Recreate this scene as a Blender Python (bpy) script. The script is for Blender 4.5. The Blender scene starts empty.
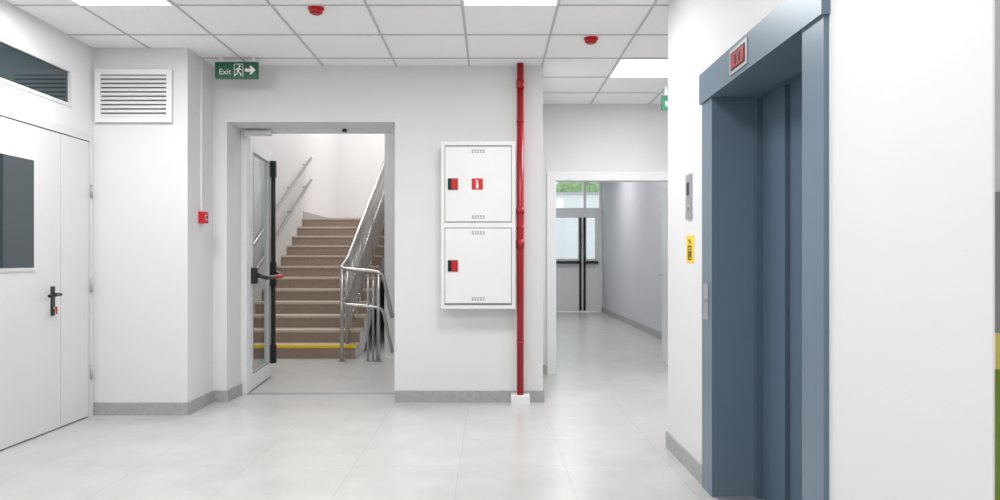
import bpy, bmesh, math
from mathutils import Vector, Matrix
scene = bpy.context.scene
scene.view_settings.view_transform = 'Standard'
scene.view_settings.exposure = 0.0

# ------------------------------------------------------------ materials
def mat(name, col, rough=0.5, metal=0.0, var=0.03, nscale=6.0, bump=0.0, spec=0.5, emis=None, estr=0.0):
    m = bpy.data.materials.new(name); m.use_nodes = True
    nt = m.node_tree; b = nt.nodes['Principled BSDF']
    b.inputs['Roughness'].default_value = rough
    b.inputs['Metallic'].default_value = metal
    b.inputs['Specular IOR Level'].default_value = spec
    g = nt.nodes.new('ShaderNodeNewGeometry')
    n = nt.nodes.new('ShaderNodeTexNoise'); n.inputs['Scale'].default_value = nscale
    n.inputs['Detail'].default_value = 5
    nt.links.new(g.outputs['Position'], n.inputs['Vector'])
    r = nt.nodes.new('ShaderNodeValToRGB')
    r.color_ramp.elements[0].position = 0.3; r.color_ramp.elements[1].position = 0.7
    r.color_ramp.elements[0].color = tuple(max(0, c*(1-var)) for c in col)+(1,)
    r.color_ramp.elements[1].color = tuple(min(1, c*(1+var)) for c in col)+(1,)
    nt.links.new(n.outputs['Fac'], r.inputs['Fac'])
    nt.links.new(r.outputs['Color'], b.inputs['Base Color'])
    if bump > 0:
        n2 = nt.nodes.new('ShaderNodeTexNoise'); n2.inputs['Scale'].default_value = 180
        nt.links.new(g.outputs['Position'], n2.inputs['Vector'])
        bp = nt.nodes.new('ShaderNodeBump'); bp.inputs['Strength'].default_value = bump
        bp.inputs['Distance'].default_value = 0.002
        nt.links.new(n2.outputs['Fac'], bp.inputs['Height'])
        nt.links.new(bp.outputs['Normal'], b.inputs['Normal'])
    if emis:
        b.inputs['Emission Color'].default_value = emis+(1,)
        b.inputs['Emission Strength'].default_value = estr
    return m

def s(r, g, b):
    f = lambda c: ((c/255+0.055)/1.055)**2.4 if c > 10 else c/255/12.92
    return (f(r), f(g), f(b))

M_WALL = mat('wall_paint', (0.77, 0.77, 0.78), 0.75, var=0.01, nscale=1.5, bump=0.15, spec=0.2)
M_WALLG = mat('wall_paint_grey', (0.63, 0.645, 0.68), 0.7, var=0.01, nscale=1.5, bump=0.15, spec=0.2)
M_WHITE = mat('white_metal', (0.84, 0.84, 0.84), 0.35, var=0.01)
M_DOORW = mat('door_grey_white', (0.70, 0.70, 0.71), 0.4, var=0.01)
M_PVC = mat('white_pvc', (0.84, 0.85, 0.86), 0.3, var=0.01)
M_CEIL = mat('ceiling_tile', (0.93, 0.93, 0.932), 0.9, var=0.02, nscale=60, bump=0.3, spec=0.1)
M_GRID = mat('ceiling_tbar', (0.52, 0.52, 0.53), 0.5, var=0.01)
M_BASE = mat('baseboard_tile', s(168, 169, 169), 0.45, var=0.12, nscale=30)
M_BLUE = mat('elevator_blue_paint', s(105, 125, 141), 0.36, var=0.02)
M_BLUED = mat('elevator_door_paint', s(84, 104, 121), 0.35, var=0.02)
M_RED = mat('red_paint', s(165, 14, 26), 0.3, var=0.05)
M_REDB = mat('red_plastic', s(205, 20, 28), 0.35, var=0.03)
M_BLACK = mat('black_plastic', (0.012, 0.012, 0.014), 0.3, var=0.1)
M_DARK = mat('dark_gap', (0.05, 0.05, 0.055), 0.7, var=0.1)
M_GAP = mat('seam_grey', (0.28, 0.28, 0.29), 0.7, var=0.05)
M_STEEL = mat('brushed_steel', (0.46, 0.45, 0.44), 0.28, metal=1.0, var=0.03)
M_STEELP = mat('steel_plate', (0.45, 0.46, 0.48), 0.4, metal=0.6, var=0.03)
M_GREEN = mat('exit_green', s(0, 92, 62), 0.4, var=0.03)
M_SIGNW = mat('sign_white', (0.9, 0.9, 0.9), 0.4, var=0.01)
M_YEL = mat('sign_yellow', s(250, 215, 10), 0.4, var=0.02)
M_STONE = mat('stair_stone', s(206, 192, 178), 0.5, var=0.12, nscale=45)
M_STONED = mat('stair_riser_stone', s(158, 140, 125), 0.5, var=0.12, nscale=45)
M_UNLIT = mat('unlit_room_glass', s(38, 54, 60), 0.04, var=0.1, spec=0.8)  # opaque pane; darkness of the room behind is put into its colour
M_LED = mat('led_red', (0.30, 0.008, 0.012), 0.4, emis=(1, 0.02, 0.02), estr=0.06)
M_DIFF = mat('light_diffuser', (0.9, 0.9, 0.9), 0.5, emis=(1, 1, 1), estr=2.0)
M_MGREEN = mat('mural_green', s(120, 150, 50), 0.6, var=0.1)
M_MYEL = mat('mural_yellow', s(220, 205, 110), 0.6, var=0.1)
M_LEAF = mat('hedge_leaf', (0.22, 0.34, 0.14), 0.7, var=0.5, nscale=8)
M_GROUND = mat('paving', (0.55, 0.54, 0.52), 0.8, var=0.1)
M_FAC = mat('outdoor_render', (0.66, 0.67, 0.66), 0.8, var=0.04)

def glass_mat():
    m = bpy.data.materials.new('clear_glass'); m.use_nodes = True
    nt = m.node_tree; nt.nodes.clear()
    o = nt.nodes.new('ShaderNodeOutputMaterial'); mx = nt.nodes.new('ShaderNodeMixShader')
    t = nt.nodes.new('ShaderNodeBsdfTransparent'); t.inputs['Color'].default_value = (0.90, 0.93, 0.93, 1)
    g = nt.nodes.new('ShaderNodeBsdfGlossy'); g.inputs['Roughness'].default_value = 0.03
    mx.inputs['Fac'].default_value = 0.12
    nt.links.new(t.outputs[0], mx.inputs[1]); nt.links.new(g.outputs[0], mx.inputs[2])
    nt.links.new(mx.outputs[0], o.inputs['Surface'])
    return m
M_GLASS = glass_mat()

def floor_mat():
    m = bpy.data.materials.new('floor_porcelain_tile'); m.use_nodes = True
    nt = m.node_tree; b = nt.nodes['Principled BSDF']
    g = nt.nodes.new('ShaderNodeNewGeometry')
    n = nt.nodes.new('ShaderNodeTexNoise'); n.inputs['Scale'].default_value = 3.2
    n.inputs['Detail'].default_value = 8; n.inputs['Roughness'].default_value = 0.65
    nt.links.new(g.outputs['Position'], n.inputs['Vector'])
    r = nt.nodes.new('ShaderNodeValToRGB')
    r.color_ramp.elements[0].position = 0.3; r.color_ramp.elements[0].color = (0.505, 0.503, 0.495, 1)
    r.color_ramp.elements[1].position = 0.7; r.color_ramp.elements[1].color = (0.60, 0.598, 0.59, 1)
    nt.links.new(n.outputs['Fac'], r.inputs['Fac'])
    mp = nt.nodes.new('ShaderNodeMapping'); mp.inputs['Location'].default_value = (0.18, 0.05, 0)
    nt.links.new(g.outputs['Position'], mp.inputs['Vector'])
    br = nt.nodes.new('ShaderNodeTexBrick'); br.offset = 0.0; br.squash = 1.0
    br.inputs['Scale'].default_value = 1.0; br.inputs['Brick Width'].default_value = 0.6
    br.inputs['Row Height'].default_value = 0.6; br.inputs['Mortar Size'].default_value = 0.0022
    br.inputs['Mortar Smooth'].default_value = 0.2
    br.inputs['Mortar'].default_value = (0.76, 0.76, 0.76, 1)
    br.inputs['Color1'].default_value = (1, 1, 1, 1); br.inputs['Color2'].default_value = (0.96, 0.96, 0.96, 1)
    nt.links.new(mp.outputs[0], br.inputs['Vector'])
    mx = nt.nodes.new('ShaderNodeMixRGB'); mx.blend_type = 'MULTIPLY'; mx.inputs['Fac'].default_value = 1
    nt.links.new(r.outputs['Color'], mx.inputs[1]); nt.links.new(br.outputs['Color'], mx.inputs[2])
    nt.links.new(mx.outputs[0], b.inputs['Base Color'])
    b.inputs['Roughness'].default_value = 0.28
    bp = nt.nodes.new('ShaderNodeBump'); bp.invert = True; bp.inputs['Distance'].default_value = 0.001
    bp.inputs['Strength'].default_value = 0.2
    nt.links.new(br.outputs['Fac'], bp.inputs['Height']); nt.links.new(bp.outputs['Normal'], b.inputs['Normal'])
    return m
M_FLOOR = floor_mat()

# ------------------------------------------------------------ mesh builder
class B:
    def __init__(self, name):
        self.name = name; self.bm = bmesh.new(); self.mats = []; self.smooth = []
    def mi(self, m):
        if m not in self.mats: self.mats.append(m)
        return self.mats.index(m)
    def box(self, x0, x1, y0, y1, z0, z1, m):
        i = self.mi(m)
        x0, x1 = min(x0, x1), max(x0, x1); y0, y1 = min(y0, y1), max(y0, y1); z0, z1 = min(z0, z1), max(z0, z1)
        v = [self.bm.verts.new(p) for p in [(x0,y0,z0),(x1,y0,z0),(x1,y1,z0),(x0,y1,z0),(x0,y0,z1),(x1,y0,z1),(x1,y1,z1),(x0,y1,z1)]]
        for f in [(0,3,2,1),(4,5,6,7),(0,1,5,4),(1,2,6,5),(2,3,7,6),(3,0,4,7)]:
            fc = self.bm.faces.new([v[k] for k in f]); fc.material_index = i
        return self
    def prism(self, pts, a0, a1, m, axis='y'):
        i = self.mi(m)
        def P(p, a):
            return {'y': (p[0], a, p[1]), 'x': (a, p[0], p[1]), 'z': (p[0], p[1], a)}[axis]
        A = [self.bm.verts.new(P(p, a0)) for p in pts]; C = [self.bm.verts.new(P(p, a1)) for p in pts]
        fs = [self.bm.faces.new(A), self.bm.faces.new(C[::-1])]
        n = len(pts)
        for k in range(n):
            fs.append(self.bm.faces.new([A[k], C[k], C[(k+1) % n], A[(k+1) % n]]))
        for f in fs: f.material_index = i
        bmesh.ops.recalc_face_normals(self.bm, faces=fs)
        return self
    def cyl(self, p0, p1, r, m, seg=16, r2=None):
        i = self.mi(m); r2 = r if r2 is None else r2
        p0 = Vector(p0); p1 = Vector(p1); d = (p1-p0).normalized()
        u = d.orthogonal().normalized(); w = d.cross(u)
        A, C = [], []
        for k in range(seg):
            t = 2*math.pi*k/seg; o = u*math.cos(t)+w*math.sin(t)
            A.append(self.bm.verts.new(p0+o*r)); C.append(self.bm.verts.new(p1+o*r2))
        fs = [self.bm.faces.new(A[::-1]), self.bm.faces.new(C)]
        for k in range(seg):
            f = self.bm.faces.new([A[k], A[(k+1) % seg], C[(k+1) % seg], C[k]]); f.smooth = True; fs.append(f)
        for f in fs: f.material_index = i
        return self
    def tube(self, pts, r, m, seg=10, rad=0.08, steps=5):
        i = self.mi(m); P = [Vector(p) for p in pts]; path = [P[0]]
        for k in range(1, len(P)-1):
            a = (P[k-1]-P[k]); b = (P[k+1]-P[k]); rr = min(rad, a.length*0.45, b.length*0.45)
            s0 = P[k]+a.normalized()*rr; s1 = P[k]+b.normalized()*rr
            for j in range(steps+1):
                t = j/steps; path.append(s0*(1-t)**2+P[k]*2*t*(1-t)+s1*t*t)
        path.append(P[-1])
        rings = []; u = None
        for k, p in enumerate(path):
            d = (path[min(k+1, len(path)-1)]-path[max(k-1, 0)]).normalized()
            if u is None: u = d.orthogonal().normalized()
            else: u = (u-d*u.dot(d)).normalized()
            w = d.cross(u)
            rings.append([self.bm.verts.new(p+(u*math.cos(2*math.pi*q/seg)+w*math.sin(2*math.pi*q/seg))*r) for q in range(seg)])
        for k in range(len(rings)-1):
            for q in range(seg):
                f = self.bm.faces.new([rings[k][q], rings[k][(q+1) % seg], rings[k+1][(q+1) % seg], rings[k+1][q]])
                f.smooth = True; f.material_index = i
        for f in (self.bm.faces.new(rings[0][::-1]), self.bm.faces.new(rings[-1])): f.material_index = i
        return self
    def text(self, body, size, mtx, m):
        i = self.mi(m)
        c = bpy.data.curves.new('t', 'FONT'); c.body = body; c.size = size; c.extrude = 0.0005
        o = bpy.data.objects.new('t', c); scene.collection.objects.link(o)
        dg = bpy.context.evaluated_depsgraph_get()
        me = bpy.data.meshes.new_from_object(o.evaluated_get(dg)); me.transform(mtx)
        n0 = len(self.bm.faces); self.bm.from_mesh(me); self.bm.faces.ensure_lookup_table()
        for f in self.bm.faces[n0:]: f.material_index = i
        bpy.data.objects.remove(o); bpy.data.meshes.remove(me)
        return self
    def done(self, loc=None, rotz=0.0, bevel=0.0, parent=None):
        me = bpy.data.meshes.new(self.name)
        if loc is None:
            lo = Vector((min(v.co[k] for v in self.bm.verts) for k in range(3)))
            hi = Vector((max(v.co[k] for v in self.bm.verts) for k in range(3)))
            c = (lo+hi)/2; c.z = lo.z
            bmesh.ops.translate(self.bm, verts=self.bm.verts, vec=-c); loc = c
        self.bm.to_mesh(me); self.bm.free()
        for m in self.mats: me.materials.append(m)
        o = bpy.data.objects.new(self.name, me); scene.collection.objects.link(o)
        o.location = loc; o.rotation_euler = (0, 0, rotz)
        if bevel:
            bv = o.modifiers.new('bevel', 'BEVEL'); bv.width = bevel; bv.segments = 2; bv.limit_method = 'ANGLE'
            bv.angle_limit = math.radians(50)
        if parent:
            o.parent = parent; o.matrix_parent_inverse = Matrix.Translation(-parent.location)
        return o

def wall(name, axis, a0, a1, t0, t1, z0, z1, holes=(), m=M_WALL):
    b = B(name)
    A = sorted({a0, a1, *[h[0] for h in holes], *[h[1] for h in holes]})
    Z = sorted({z0, z1, *[h[2] for h in holes], *[h[3] for h in holes]})
    for i in range(len(A)-1):
        for j in range(len(Z)-1):
            ca = (A[i]+A[i+1])/2; cz = (Z[j]+Z[j+1])/2
            if any(h[0] < ca < h[1] and h[2] < cz < h[3] for h in holes): continue
            if axis == 'x': b.box(A[i], A[i+1], t0, t1, Z[j], Z[j+1], m)
            else: b.box(t0, t1, A[i], A[i+1], Z[j], Z[j+1], m)
    bmesh.ops.remove_doubles(b.bm, verts=b.bm.verts, dist=1e-5)
    return b.done()

H = 2.77
XL, XR = -3.0, 1.107
# ------------------------------------------------------------ room shell
B('floor').box(-3.3, 5.2, -3.2, 16.6, -0.12, 0, M_FLOOR).done()
c = B('ceiling')
c.box(-3.2, 5.2, -3.2, 6.01, H, H+0.12, M_CEIL)
c.box(0.428, 5.2, 6.01, 7.49, H, H+0.12, M_CEIL)
x = 0.42-6*0.6
while x < 5.0:
    if x > -3: 
        c.box(x-0.008, x+0.008, -3, 6.01 if x < 0.43 else 7.49, H-0.004, H, M_GRID)
    x += 0.6
y = 4.58-12*0.6
while y < 7.45:
    if y < 6.01: c.box(-3, 5, y-0.008, y+0.008, H-0.0045, H, M_GRID)
    else: c.box(0.43, 5, y-0.008, y+0.008, H-0.0045, H, M_GRID)
    y += 0.6
c.done()

wall('wall_left', 'y', -3.2, 5.51, -3.2, XL, 0, H, [(4.11, 5.46, 0, 2.075), (4.11, 5.22, 2.26, 2.53)])
wall('wall_alcove', 'x', -3.2, -2.29, 5.51, 6.42, 0, H)
wall('wall_main', 'x', -2.29, 0.428, 6.01, 6.42, 0, H+0.12, [(-2.175, -0.79, 0, 2.307)])
wall('wall_corridor_entry', 'x', 0.428, 5.0, 7.49, 7.62, 0, H+0.12, [(0.62, 1.93, 0, 2.03)])
wall('wall_corridor_left', 'y', 6.42, 16.4, 0.25, 0.428, 0, 5.6)
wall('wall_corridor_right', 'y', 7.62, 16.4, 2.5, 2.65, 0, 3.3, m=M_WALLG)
wall('wall_corridor_end', 'x', 0.25, 2.65, 16.4, 16.6, 0, 3.3, [(1.05, 2.49, 0, 3.0)])
B('ceiling_corridor').box(0.428, 2.65, 7.62, 16.6, 3.3, 3.4, M_CEIL).done()
wall('wall_right', 'y', 1.61, 4.567, XR, 1.30, 0, H, [(2.43, 3.74, 0, 2.10)])
wall('wall_hall_side', 'x', 1.30, 5.0, 4.44, 4.567, 0, H)
wall('wall_mural_side', 'x', 1.30, 5.0, 1.61, 1.74, 0, H)
wall('wall_far_right', 'y', -3.2, 7.62, 5.0, 5.2, 0, H+0.12)
wall('wall_behind', 'x', -3.0, 5.0, -3.2, -3.0, 0, H)
# stairwell
wall('wall_stair_left', 'y', 6.42, 15.2, -3.25, -3.1, 0, 5.6)
wall('wall_stair_back', 'x', -3.1, 0.25, 15.0, 15.2, 0, 5.6)
wall('wall_stair_front', 'x', -3.1, 0.25, 6.3, 6.42, H+0.12, 5.6)
B('ceiling_stairwell').box(-3.25, 0.428, 6.3, 15.2, 5.6, 5.7, M_CEIL).done()

# baseboards
bh, bt = 0.095, 0.012
b = B('baseboard_main')
b.box(-0.79, 0.428+bt, 6.01-bt, 6.01, 0, bh, M_BASE)
b.box(-2.29, -2.175, 6.01-bt, 6.01, 0, bh, M_BASE)
b.box(-2.175, -2.175+bt, 6.01-bt, 6.34, 0, bh, M_BASE)
b.box(0.428, 0.428+bt, 6.01, 7.49, 0, bh, M_BASE)
b.done()
b = B('baseboard_alcove')
b.box(-3.0, -2.29+bt, 5.51-bt, 5.51, 0, bh, M_BASE)
b.box(-2.29, -2.29+bt, 5.51, 6.01-bt, 0, bh, M_BASE); b.done()
B('baseboard_corridor_entry').box(0.44, 0.56, 7.49-bt, 7.49, 0, bh, M_BASE).box(2.0, 5, 7.49-bt, 7.49, 0, bh, M_BASE).done()
B('baseboard_corridor_right').box(2.5-bt, 2.5, 7.62, 16.4, 0, 0.11, M_BASE).done()
b = B('baseboard_right')
b.box(XR-bt, XR, 3.775, 4.567+bt, 0, bh, M_BASE)
b.box(XR, 5, 4.567, 4.567+bt, 0, bh, M_BASE); b.done()
B('baseboard_left').box(XL, XL+bt, -3, 4.06, 0, bh, M_BASE).done()
b = B('baseboard_stair')
b.box(-3.1, -3.1+bt, 12.05, 15.0, 1.86, 1.97, M_BASE); b.box(-3.1, 0.25, 15-bt, 15.0, 1.86, 1.97, M_BASE)
b.box(-3.1, -3.1+bt, 6.42, 8.65, 0, bh, M_BASE); b.done()

# ------------------------------------------------------------ left steel double door
b = B('door_1')
X0 = XL+0.012
b.box(-3.12, X0, 4.06, 4.12, 0, 2.11, M_DOORW); b.box(-3.12, X0, 5.44, 5.485, 0, 2.11, M_DOORW)
b.box(-3.12, X0, 4.12, 5.44, 2.055, 2.11, M_DOORW)
b.box(-3.12, -3.03, 4.12, 5.44, 0.003, 2.055, M_GAP)
b.box(-3.06, XL+0.004, 4.126, 5.080, 0.010, 2.049, M_DOORW)
b.box(-3.06, XL+0.004, 5.086, 5.434, 0.010, 2.049, M_DOORW)
b.box(XL, XL+0.012, 4.27, 4.79, 1.10, 1.84, M_DOORW)
b.box(XL, XL+0.014, 4.29, 4.77, 1.12, 1.82, M_UNLIT)
for z in (0.33, 0.98, 1.68):
    b.cyl((XL+0.020, 5.445, z-0.05), (XL+0.020, 5.445, z+0.05), 0.010, M_STEELP)
b.box(XL+0.004, XL+0.012, 4.965, 5.005, 0.79, 0.99, M_BLACK)
b.cyl((XL+0.010, 4.985, 0.935), (XL+0.065, 4.985, 0.935), 0.011, M_BLACK)
b.tube([(XL+0.06, 4.99, 0.935), (XL+0.065, 4.85, 0.930)], 0.011, M_BLACK)
b.cyl((XL+0.010, 4.985, 0.84), (XL+0.030, 4.985, 0.84), 0.013, M_STEEL)
b.box(XL+0.03, XL+0.034, 4.982, 4.995, 0.80, 0.85, M_REDB)
b.done()
b = B('window_1')
b.box(-3.1, -3.03, 4.11, 5.22, 2.26, 2.53, M_DOORW)
b.box(-3.03, XL-0.012, 4.14, 5.195, 2.285, 2.508, M_UNLIT)
for a in ((4.11, 5.22, 2.26, 2.285), (4.11, 5.22, 2.508, 2.53), (4.11, 4.14, 2.285, 2.508), (5.195, 5.22, 2.285, 2.508)):
    b.box(-3.03, XL+0.005, a[0], a[1], a[2], a[3], M_DOORW)
b.done()

# ------------------------------------------------------------ vent grille
b = B('vent_grille')
x0, x1, z0, z1, yw = -2.975, -2.40, 2.205, 2.605, 5.51
b.box(x0, x1, yw-0.006, yw, z0, z1, M_GAP)
fr = 0.04
b.box(x0, x0+fr, yw-0.028, yw-0.006, z0, z1, M_WHITE); b.box(x1-fr, x1, yw-0.028, yw-0.006, z0, z1, M_WHITE)
b.box(x0+fr, x1-fr, yw-0.028, yw-0.006, z0, z0+fr, M_WHITE); b.box(x0+fr, x1-fr, yw-0.028, yw-0.006, z1-fr, z1, M_WHITE)
n = 10; st = (z1-z0-2*fr)/n
for k in range(n):
    z = z0+fr+k*st
    b.prism([(yw-0.026, z+0.002), (yw-0.022, z+0.002), (yw-0.010, z+st*0.76), (yw-0.014, z+st*0.76)], x0+fr, x1-fr, M_WHITE, 'x')
b.done()

# ------------------------------------------------------------ fire alarm call point + conduit
b = B('fire_alarm_call_point')
b.box(-2.29, -2.245, 5.71, 5.80, 1.46, 1.55, M_REDB)
b.box(-2.245, -2.242, 5.735, 5.775, 1.485, 1.525, M_SIGNW)
b.cyl((-2.242, 5.755, 1.505), (-2.238, 5.755, 1.505), 0.014, M_BLACK)
b.box(-2.29, -2.276, 5.748, 5.762, 1.55, 2.76, M_WHITE); b.done(bevel=0.002)

# ------------------------------------------------------------ exit signs
def exit_sign(x0, yf, z0, w=0.335, h=0.13):
    b = B('exit_sign')
    b.box(x0, x0+w, yf, yf+0.03, z0, z0+h, M_GREEN)
    b.box(x0+0.03, x0+0.05, yf+0.008, yf+0.022, z0+h, H, M_WHITE)
    b.box(x0+w-0.05, x0+w-0.03, yf+0.008, yf+0.022, z0+h, H, M_WHITE)
    y0, y1 = yf-0.0015, yf
    b.text('Exit', 0.062, Matrix.Translation((x0+0.03, y0, z0+0.032)) @ Matrix.Rotation(math.pi/2, 4, 'X'), M_SIGNW)
    cx = x0+0.185
    b.box(cx-0.035, cx-0.030, y0, y1, z0+0.015, z0+0.115, M_SIGNW)
    b.box(cx-0.035, cx+0.036, y0, y1, z0+0.110, z0+0.115, M_SIGNW)
    b.box(cx+0.031, cx+0.036, y0, y1, z0+0.015, z0+0.115, M_SIGNW)
    b.cyl((cx+0.008, y0, z0+0.096), (cx+0.008, y1, z0+0.096), 0.009, M_SIGNW)
    b.prism([(cx-0.008, z0+0.085), (cx+0.008, z0+0.085), (cx+0.004, z0+0.052), (cx-0.012, z0+0.052)], y0, y1, M_SIGNW)
    b.prism([(cx+0.006, z0+0.085), (cx+0.026, z0+0.068), (cx+0.022, z0+0.062), (cx+0.004, z0+0.075)], y0-0.0003, y1, M_SIGNW)
    b.prism([(cx-0.006, z0+0.084), (cx-0.024, z0+0.070), (cx-0.020, z0+0.064), (cx-0.006, z0+0.074)], y0-0.0003, y1, M_SIGNW)
    b.prism([(cx-0.004, z0+0.054), (cx+0.004, z0+0.054), (cx+0.022, z0+0.036), (cx+0.018, z0+0.018), (cx+0.012, z0+0.018), (cx+0.012, z0+0.034)], y0-0.0003, y1, M_SIGNW)
    b.prism([(cx-0.012, z0+0.054), (cx-0.004, z0+0.054), (cx-0.010, z0+0.032), (cx-0.028, z0+0.022), (cx-0.030, z0+0.028), (cx-0.016, z0+0.038)], y0-0.0003, y1, M_SIGNW)
    ax = x0+0.235
    zc = z0+0.065
    b.prism([(ax, zc+0.012), (ax+0.045, zc+0.012), (ax+0.036, zc+0.034), (ax+0.050, zc+0.034), (ax+0.084, zc), (ax+0.050, zc-0.034), (ax+0.036, zc-0.034), (ax+0.045, zc-0.012), (ax, zc-0.012)], y0, y1, M_SIGNW)
    b.done()
exit_sign(-2.17, 5.74, 2.598)
exit_sign(1.545, 6.6, 2.53)

# ------------------------------------------------------------ smoke detectors
for (x, y) in ((-1.11, 4.63), (0.72, 5.26)):
    b = B('smoke_detector')
    b.cyl((x, y, H-0.012), (x, y, H), 0.052, M_REDB, 28)
    b.cyl((x, y, H-0.034), (x, y, H-0.012), 0.040, M_REDB, 28, r2=0.049)
    b.cyl((x, y, H-0.042), (x, y, H-0.034), 0.026, M_RED, 20, r2=0.038)
    b.done()

# ------------------------------------------------------------ ceiling light panels
def panel(x0, y0, w=0.595, l=0.595, z=H, power=22, nm='ceiling_light', col=(1, 0.99, 0.975)):
    b = B(nm); f = 0.014; t = 0.010
    b.box(x0, x0+w, y0, y0+f, z-t, z, M_WHITE); b.box(x0, x0+w, y0+l-f, y0+l, z-t, z, M_WHITE)
    b.box(x0, x0+f, y0+f, y0+l-f, z-t, z, M_WHITE); b.box(x0+w-f, x0+w, y0+f, y0+l-f, z-t, z, M_WHITE)
    b.box(x0+f, x0+w-f, y0+f, y0+l-f, z-t*0.7, z, M_DIFF)
    o = b.done()
    L = bpy.data.lights.new('lamp', 'AREA'); L.shape = 'RECTANGLE'; L.size = w-0.04; L.size_y = l-0.04
    L.energy = power; L.color = col
    lo = bpy.data.objects.new('lamp', L); scene.collection.objects.link(lo)
    lo.location = (x0+w/2, y0+l/2, z-t-0.004)
    lo.parent = o; lo.matrix_parent_inverse = Matrix.Translation(-o.location)
for (x, y, p) in ((-2.578, 3.983, 26), (-0.178, 3.983, 27), (-2.578, 1.583, 23), (-0.178, 1.583, 21), (-2.578, -0.817, 20), (-0.178, -0.817, 18),
                  (2.222, -0.817, 18), (1.022, 5.783, 26), (3.422, 5.783, 24)):
    panel(x, y, power=p)
panel(1.1, 9.5, z=3.3, power=24); panel(1.1, 13.0, z=3.3, power=30)
panel(-2.5, 9.0, 0.6, 0.6, 5.6, 62); panel(-2.5, 12.6, 0.6, 0.6, 5.6, 50); panel(-1.0, 13.4, 0.6, 0.6, 5.6, 36)  # unseen lamps, added to light the stairwell
panel(-1.2, 7.2, 0.6, 0.6, 3.52, 16)  # unseen lamp added under the landing to brighten the stair lobby

# ------------------------------------------------------------ stair doorway frame, threshold, closer
b = B('door_frame_stair')
b.box(-2.175, -2.125, 6.345, 6.415, 0, 2.307, M_PVC); b.box(-0.84, -0.79, 6.345, 6.415, 0, 2.307, M_PVC)
b.box(-2.125, -0.84, 6.345, 6.415, 2.28, 2.307, M_PVC)
b.box(-2.125, -0.84, 6.35, 6.41, 0, 0.008, M_STEELP)
b.box(-2.13, -1.90, 6.30, 6.345, 2.245, 2.285, M_WHITE)
b.cyl((-1.27, 6.33, 2.28), (-1.27, 6.33, 2.306), 0.02, M_BLACK)
b.done()

def glazed_leaf(b, w, h, bar_z=1.03, side=1):
    t = -0.05
    b.box(t, 0, 0, 0.12, 0.012, h, M_PVC); b.box(t, 0, w-0.12, w, 0.012, h, M_PVC)
    b.box(t, 0, 0.12, w-0.12, 0.012, 0.15, M_PVC); b.box(t, 0, 0.12, w-0.12, h-0.12, h, M_PVC)
    b.box(-0.028, -0.022, 0.12, w-0.12, 0.15, h-0.12, M_GLASS)
    z0, z1 = 0.15, h-0.12
    b.box(-0.004, 0.003, 0.12, 0.130, z0, z1, M_GAP); b.box(-0.004, 0.003, w-0.130, w-0.12, z0, z1, M_GAP)
    b.box(-0.004, 0.003, 0.13, w-0.13, z0, z0+0.01, M_GAP); b.box(-0.004, 0.003, 0.13, w-0.13, z1-0.01, z1, M_GAP)
    b.box(0, 0.055, w-0.095, w-0.03, bar_z-0.12, bar_z+0.12, M_BLACK)
    b.box(0, 0.050, 0.04, 0.10, bar_z-0.07, bar_z+0.07, M_BLACK)
    b.tube([(0.02, w-0.058, bar_z+0.03), (0.12, w-0.08, bar_z-0.02), (0.12, 0.09, bar_z-0.02), (0.02, 0.075, bar_z+0.02)], 0.019, M_BLACK, rad=0.06)
    b.cyl((0.12, w-0.50, bar_z-0.02), (0.12, w-0.16, bar_z-0.02), 0.0205, M_REDB)
    b.cyl((0.026, w-0.058, bar_z+0.1), (0.026, w-0.058, h-0.12), 0.022, M_BLACK)
    b.cyl((0.026, w-0.058, 0.2), (0.026, w-0.058, bar_z-0.1), 0.022, M_BLACK)
    b.box(0, 0.055, w-0.090, w-0.028, h-0.26, h-0.10, M_BLACK); b.box(0, 0.055, w-0.090, w-0.028, 0.14, 0.32, M_BLACK)
b = B('door_2'); glazed_leaf(b, 0.95, 2.26)
b.done(loc=(-2.12, 6.42, 0), rotz=math.radians(5.5), bevel=0.003)

# ------------------------------------------------------------ staircase (lower flight, landing, upper flight)
R, T = 0.155, 0.30; Y0 = 8.70; SX0, SX1 = -3.1, -1.62
b = B('staircase')
prof = [(Y0, 0)]
for k in range(12):
    prof.append((Y0+k*T, (k+1)*R-0.03)); 
    prof.append((Y0+(k+1)*T if k < 11 else 14.98, (k+1)*R-0.03))
prof += [(14.98, 1.62), (12.1, 1.62), (9.3, 0.0)]
b.prism(prof, SX0+0.001, SX1, M_WALL, 'x')
for k in range(12):
    y = Y0+k*T; ye = y+T if k < 11 else 14.98
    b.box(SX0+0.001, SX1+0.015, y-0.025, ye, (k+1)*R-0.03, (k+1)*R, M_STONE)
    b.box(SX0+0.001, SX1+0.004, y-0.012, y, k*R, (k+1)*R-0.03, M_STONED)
b.box(SX0+0.001, SX1+0.016, Y0-0.027, Y0+0.03, R-0.031, R+0.001, M_YEL)
b.box(SX1, 0.249, 12.0, 14.98, 1.62, 1.86, M_STONE)
# upper flight returning towards the lobby
UX0, UX1 = -1.42, 0.249
prof = [(12.0, 1.62)]; prof.append((12.0, 1.86))
for k in range(12):
    prof.append((12.0-k*T, 1.86+(k+1)*R)); prof.append((12.0-(k+1)*T, 1.86+(k+1)*R))
prof.append((6.45, 3.72)); prof.append((6.45, 3.52)); prof.append((8.55, 3.52))
b.prism(prof, UX0, UX1, M_WALL, 'x')
# white partition added to brighten the dark space below the upper flight
b.prism([(9.6, 0), (9.72, 0), (9.72, 2.86), (9.6, 2.93)], UX0+0.02, UX1, M_WALL, 'x')
b.prism([(9.72, 0), (12.0, 0), (12.0, 1.62), (9.72, 2.86)], UX0+0.02, UX0+0.12, M_WALL, 'x')
b.done()

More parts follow.
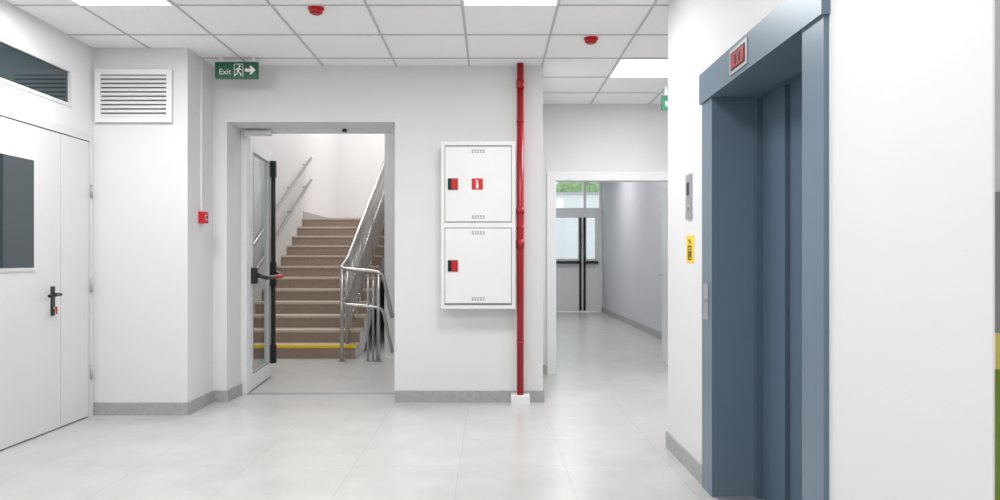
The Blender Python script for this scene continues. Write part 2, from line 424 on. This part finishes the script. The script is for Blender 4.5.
b = B('stair_railing')
rx = -1.74
def zr(y): return R*(1+(y-Y0)/T)
ya, yb = 8.85, 12.25
zl = 1.86
yl = 8.42
b.tube([(rx, yb, zl+0.97), (rx, 12.0, zl+0.96), (rx, ya, zr(ya)+0.95), (rx, yl, 1.07), (-1.25, yl, 1.03), (-1.14, yl+0.02, 0.50)], 0.023, M_STEEL, rad=0.09)
b.tube([(rx, yb, zl+0.52), (rx, 12.0, zl+0.51), (rx, ya, zr(ya)+0.50), (rx, yl, 0.66), (-1.25, yl, 0.62), (-1.14, yl+0.02, 0.10)], 0.020, M_STEEL, rad=0.09)
for off in (0.12, 0.86):
    b.tube([(rx, 12.0, zr(12.0)+off-R), (rx, ya, zr(ya)+off)], 0.011, M_STEEL)
for k in range(11):
    yt = Y0+k*T+0.15
    zt_ = (k+1)*R
    r = 0.021 if k % 3 == 0 else 0.010
    b.cyl((rx, yt, zt_), (rx, yt, zr(yt)+0.93), r, M_STEEL, 10)
    b.cyl((rx, yt, zt_), (rx, yt, zt_+0.008), 0.035 if k % 3 == 0 else 0.018, M_STEEL, 12)
    b.cyl((rx, yt+0.10, zt_+0.10), (rx, yt+0.10, zr(yt+0.10)+0.88), 0.010, M_STEEL, 8)
    b.cyl((rx, yt-0.10, zt_+0.06), (rx, yt-0.10, zr(yt-0.10)+0.88), 0.010, M_STEEL, 8)
for (xx, rr, zt_) in ((rx+0.02, 0.021, 1.06), (-1.30, 0.021, 1.02), (-1.36, 0.012, 1.02), (-1.42, 0.012, 1.02)):
    b.cyl((xx, yl, 0), (xx, yl, zt_), rr, M_STEEL); b.cyl((xx, yl, 0), (xx, yl, 0.01), rr*2, M_STEEL)
b.done()
b = B('wall_handrail')
for off in (0.92, 0.55):
    b.tube([(-3.02, 12.25, zr(12.0)+off+0.1), (-3.02, 8.8, zr(8.8)+off), (-3.02, 8.5, zr(8.8)+off)], 0.024, M_STEEL)
    for y in (9.1, 10.1, 11.1, 12.0):
        z = zr(y)+off+0.02
        b.tube([(-3.099, y, z-0.06), (-3.02, y, z-0.06), (-3.02, y, z)], 0.008, M_STEEL, rad=0.03)
b.done()
b = B('upper_stair_railing')
b.tube([(-1.36, 11.8, 1.86+0.1+0.95), (-1.36, 8.8, 1.86+1.65+0.95)], 0.021, M_STEEL)
for k in range(11):
    y = 12.0-k*T-0.15
    z = 1.86+R*(k+1)
    b.cyl((-1.36, y, z), (-1.36, y, z+0.90), 0.009, M_STEEL, 8)
b.done()

# ------------------------------------------------------------ fire hose cabinet
b = B('fire_hose_cabinet')
x0, x1, z0, z1, yf = -0.40, 0.195, 0.78, 2.12, 5.85
b.box(x0, x1, yf, 6.009, z0, z1, M_WHITE)
b.box(x0+0.028, x1-0.028, yf-0.002, yf, z0+0.03, z1-0.03, M_GAP)
zm = (z0+z1)/2
for (a, c_) in ((zm+0.028, z1-0.045), (z0+0.045, zm-0.028)):
    b.box(x0+0.034, x1-0.034, yf-0.016, yf-0.002, a, c_, M_WHITE)
    for zz in (a+0.035, c_-0.035):
        for q in range(5):
            for w in (-0.008, 0.008):
                cx = (x0+x1)/2-0.044+q*0.022
                b.box(cx-0.007, cx+0.007, yf-0.017, yf-0.016, zz+w-0.005, zz+w+0.005, M_GAP)
    lz = (a+c_)/2+0.0
    b.box(x0+0.055, x0+0.135, yf-0.024, yf-0.016, lz-0.045, lz+0.045, M_BLACK)
    b.box(x0+0.085, x0+0.130, yf-0.026, yf-0.024, lz-0.040, lz+0.040, M_REDB)
    b.box(x0+0.060, x0+0.080, yf-0.034, yf-0.024, lz-0.02, lz+0.02, M_BLACK)
b.box(x0+0.028, x1-0.028, yf-0.006, yf-0.002, zm-0.02, zm+0.02, M_WHITE)
lz = ((zm+0.028)+(z1-0.045))/2
cx = x0+0.29
b.box(cx-0.045, cx+0.045, yf-0.018, yf-0.016, lz-0.045, lz+0.045, M_REDB)
b.box(cx-0.009, cx+0.009, yf-0.0195, yf-0.018, lz-0.034, lz+0.010, M_SIGNW)
b.box(cx-0.004, cx+0.004, yf-0.0195, yf-0.018, lz+0.010, lz+0.026, M_SIGNW)
b.box(cx-0.016, cx+0.008, yf-0.0195, yf-0.018, lz+0.024, lz+0.030, M_SIGNW)
b.done()

# ------------------------------------------------------------ red pipe
b = B('fire_sprinkler_pipe')
px, py = 0.238, 5.945
b.cyl((px, py, 0.06), (px, py, H), 0.028, M_RED, 24)
for (z, hh, r) in ((1.30, 0.035, 0.034), (1.57, 0.025, 0.034), (2.60, 0.035, 0.033)):
    b.cyl((px, py, z-hh), (px, py, z+hh), r, M_RED, 24)
for z in (0.5, 1.43, 2.3):
    b.cyl((px, py, z-0.01), (px, py, z+0.01), 0.031, M_RED, 24)
    b.box(px-0.01, px+0.01, py, 6.009, z-0.01, z+0.01, M_RED)
b.box(px-0.075, px+0.075, 5.86, 5.997, 0, 0.075, M_WHITE)
b.done()

# ------------------------------------------------------------ corridor door frame + open leaf
b = B('door_frame_corridor')
b.box(0.575, 0.667, 7.472, 7.49, 0, 2.075, M_PVC); b.box(1.885, 1.975, 7.472, 7.49, 0, 2.075, M_PVC)
b.box(0.667, 1.885, 7.472, 7.49, 1.985, 2.075, M_PVC)
b.box(0.62, 0.667, 7.49, 7.64, 0, 2.03, M_PVC); b.box(1.885, 1.93, 7.49, 7.64, 0, 2.03, M_PVC)
b.box(0.667, 1.885, 7.49, 7.64, 1.985, 2.03, M_PVC); b.done()
b = B('door_3')
b.box(0, 0.045, 0, 0.88, 0.01, 1.975, M_PVC); b.cyl((-0.05, 0.80, 1.0), (0, 0.80, 1.0), 0.01, M_STEEL)
b.cyl((-0.05, 0.81, 1.0), (-0.05, 0.69, 1.0), 0.01, M_STEEL)
b.done(loc=(1.89, 7.66, 0), rotz=-math.radians(7), bevel=0.002)

# ------------------------------------------------------------ exit door at the corridor end
b = B('door_4')
ya, yb = 16.40, 16.47; xa, xm, xb, zt = 1.05, 2.05, 2.49, 3.0
b.box(xa, xa+0.06, ya, yb, 0, zt, M_PVC); b.box(xb-0.06, xb, ya, yb, 0, zt, M_PVC)
b.box(xa+0.06, xb-0.06, ya, yb, zt-0.06, zt, M_PVC); b.box(xa+0.06, xb-0.06, ya, yb, 2.22, 2.34, M_PVC)
b.box(xm+0.03, xm+0.09, ya+0.01, yb, 2.34, zt-0.06, M_PVC)
b.box(xa+0.06, xb-0.06, ya+0.03, ya+0.036, 2.34, zt-0.06, M_GLASS)
for (p, q) in ((xa+0.065, xm-0.003), (xm+0.003, xb-0.065)):
    f = 0.09
    b.box(p, p+f, ya-0.01, yb-0.01, 0.01, 2.215, M_PVC); b.box(q-f, q, ya-0.01, yb-0.01, 0.01, 2.215, M_PVC)
    b.box(p+f, q-f, ya-0.01, yb-0.01, 2.12, 2.215, M_PVC); b.box(p+f, q-f, ya-0.01, yb-0.01, 1.10, 1.20, M_PVC)
    b.box(p+f, q-f, ya-0.01, yb-0.01, 0.01, 0.12, M_PVC)
    b.box(p+f, q-f, ya+0.02, ya+0.03, 0.12, 1.10, M_PVC); b.box(p+f, q-f, ya+0.02, ya+0.026, 1.20, 2.12, M_GLASS)
    b.tube([(p+0.05, ya-0.01, 1.12), (p+0.05, ya-0.10, 1.12), (q-0.05, ya-0.10, 1.12), (q-0.05, ya-0.01, 1.12)], 0.032, M_BLACK, rad=0.04)
    r_ = q-0.045 if q < 2.1 else p+0.045
    b.cyl((r_, ya-0.036, 0.05), (r_, ya-0.036, 2.12), 0.026, M_BLACK)
b.done()

# outside
B('ground').box(-6, 10, 16.61, 40, -0.2, -0.02, M_GROUND).done()
b = B('boundary_wall'); b.box(-4, 9, 26.0, 26.3, -0.02, 3.5, M_FAC); b.box(-4, 9, 25.96, 26.34, 3.5, 3.58, M_BASE); b.done()
import random
random.seed(3)
b = B('hedge')
i = b.mi(M_LEAF)
for k in range(60):
    r = random.uniform(0.6, 1.0)
    mt = Matrix.Translation((random.uniform(-4, 9), random.uniform(28, 31), random.uniform(0.8, 3.9))) @ Matrix.Diagonal((r*1.3, r, r, 1))
    vs = bmesh.ops.create_icosphere(b.bm, subdivisions=2, radius=1, matrix=mt)['verts']
    for v in vs: v.co += Vector([random.uniform(-0.1, 0.1) for _ in range(3)])
for f in b.bm.faces: f.material_index = i
b.done()

# ------------------------------------------------------------ elevator
b = B('elevator')
XF = XR-0.018
b.box(XF, XR+0.19, 3.60, 3.77, 0, 1.973, M_BLUE)              # far column
b.box(XF, XR+0.19, 2.39, 2.556, 0, 1.973, M_BLUE)             # near column
b.box(XF-0.012, XR+0.19, 2.38, 3.78, 1.973, 2.125, M_BLUE)    # header
b.box(XR+0.19, XR+0.25, 3.56, 3.74, 0, 2.09, M_BLUED)
b.box(XR+0.19, XR+0.25, 2.44, 2.556, 0, 2.09, M_BLUED)
b.box(XR+0.19, XR+0.25, 2.556, 3.56, 1.96, 2.09, M_BLUED)
b.box(XR+0.220, XR+0.234, 3.295, 3.565, 0.006, 1.965, M_BLUED)  # leading panel
b.box(XR+0.240, XR+0.260, 2.556, 3.56, 0.006, 1.965, M_BLUED)   # trailing panel
b.box(XR+0.234, XR+0.240, 3.30, 3.56, 0.006, 1.965, M_GAP)
b.box(XR+0.0, XR+0.30, 2.556, 3.60, 0.0, 0.005, M_STEELP)
b.box(XF-0.018, XF-0.012, 3.06, 3.28, 1.995, 2.105, M_STEELP)
b.box(XF-0.0195, XF-0.018, 3.08, 3.26, 2.010, 2.090, M_BLACK)
b.box(XF-0.021, XF-0.0195, 3.09, 3.25, 2.018, 2.082, M_LED)
for q in (0.0, 0.05):
    b.box(XF-0.022, XF-0.021, 3.135+q, 3.155+q, 2.03, 2.07, M_BLACK)
b.box(XF-0.006, XF, 3.645, 3.725, 0.87, 1.05, M_STEELP)
b.cyl((XF-0.011, 3.685, 0.97), (XF-0.006, 3.685, 0.97), 0.018, M_STEEL)
b.done()
b = B('hall_indicator_plate')
b.box(XR-0.012, XR, 4.01, 4.11, 1.40, 1.645, M_STEELP); b.cyl((XR-0.016, 4.06, 1.46), (XR-0.012, 4.06, 1.46), 0.016, M_STEEL)
b.box(XR-0.014, XR-0.012, 4.035, 4.085, 1.53, 1.60, M_DARK); b.done()
b = B('elevator_sign')
b.box(XR-0.003, XR, 3.98, 4.13, 1.155, 1.305, M_YEL)
a = XR-0.005; c0, z0 = 4.055, 1.17
for (p, q, r, t) in ((-0.035, 0.035, 0.0, 0.008), (-0.035, 0.035, 0.072, 0.08), (-0.035, -0.027, 0.0, 0.08), (0.027, 0.035, 0.0, 0.08)):
    b.box(a, XR-0.003, c0+p, c0+q, z0+r, z0+t, M_BLACK)
for o_ in (-0.014, 0.010):
    b.box(a, XR-0.003, c0+o_-0.006, c0+o_+0.006, z0+0.014, z0+0.050, M_BLACK)
    b.box(a, XR-0.003, c0+o_-0.004, c0+o_+0.004, z0+0.054, z0+0.063, M_BLACK)
b.prism([(c0-0.022, z0+0.09), (c0-0.004, z0+0.09), (c0-0.013, z0+0.115)], a, XR-0.003, M_BLACK, 'x')
b.prism([(c0+0.022, z0+0.115), (c0+0.004, z0+0.115), (c0+0.013, z0+0.09)], a, XR-0.003, M_BLACK, 'x')
b.done()

# mural on the wall round the corner
b = B('wall_mural')
y1, y0 = 1.61, 1.606
xs = XR+0.001
b.box(xs, 3.4, y0, y1, 0.02, 2.4, M_DOORW)
b.prism([(xs, 0.02), (3.4, 0.02), (3.4, 0.5), (2.6, 0.62), (1.8, 0.90), (xs, 0.93)], y0-0.002, y0, M_MGREEN)
b.prism([(xs, 0.93), (1.8, 0.90), (2.6, 0.62), (2.6, 0.75), (1.8, 1.0), (xs, 1.01)], y0-0.002, y0, M_MYEL)
b.prism([(xs, 1.01), (1.8, 1.0), (2.1, 1.2), (1.6, 1.34), (xs, 1.32)], y0-0.002, y0, M_GAP)
b.done()

# ------------------------------------------------------------ world + camera
w = bpy.data.worlds.new('world'); scene.world = w; w.use_nodes = True
bg = w.node_tree.nodes['Background']; bg.inputs['Color'].default_value = (0.90, 0.95, 1.0, 1); bg.inputs['Strength'].default_value = 2.2
cam = bpy.data.cameras.new('camera'); co = bpy.data.objects.new('camera', cam); scene.collection.objects.link(co)
co.location = (0, 0, 1.17); co.rotation_euler = (math.pi/2, 0, 0)
cam.lens = 26.28; cam.sensor_width = 36; cam.shift_x = 0.009; cam.shift_y = 0.010; cam.clip_start = 0.05
scene.camera = co
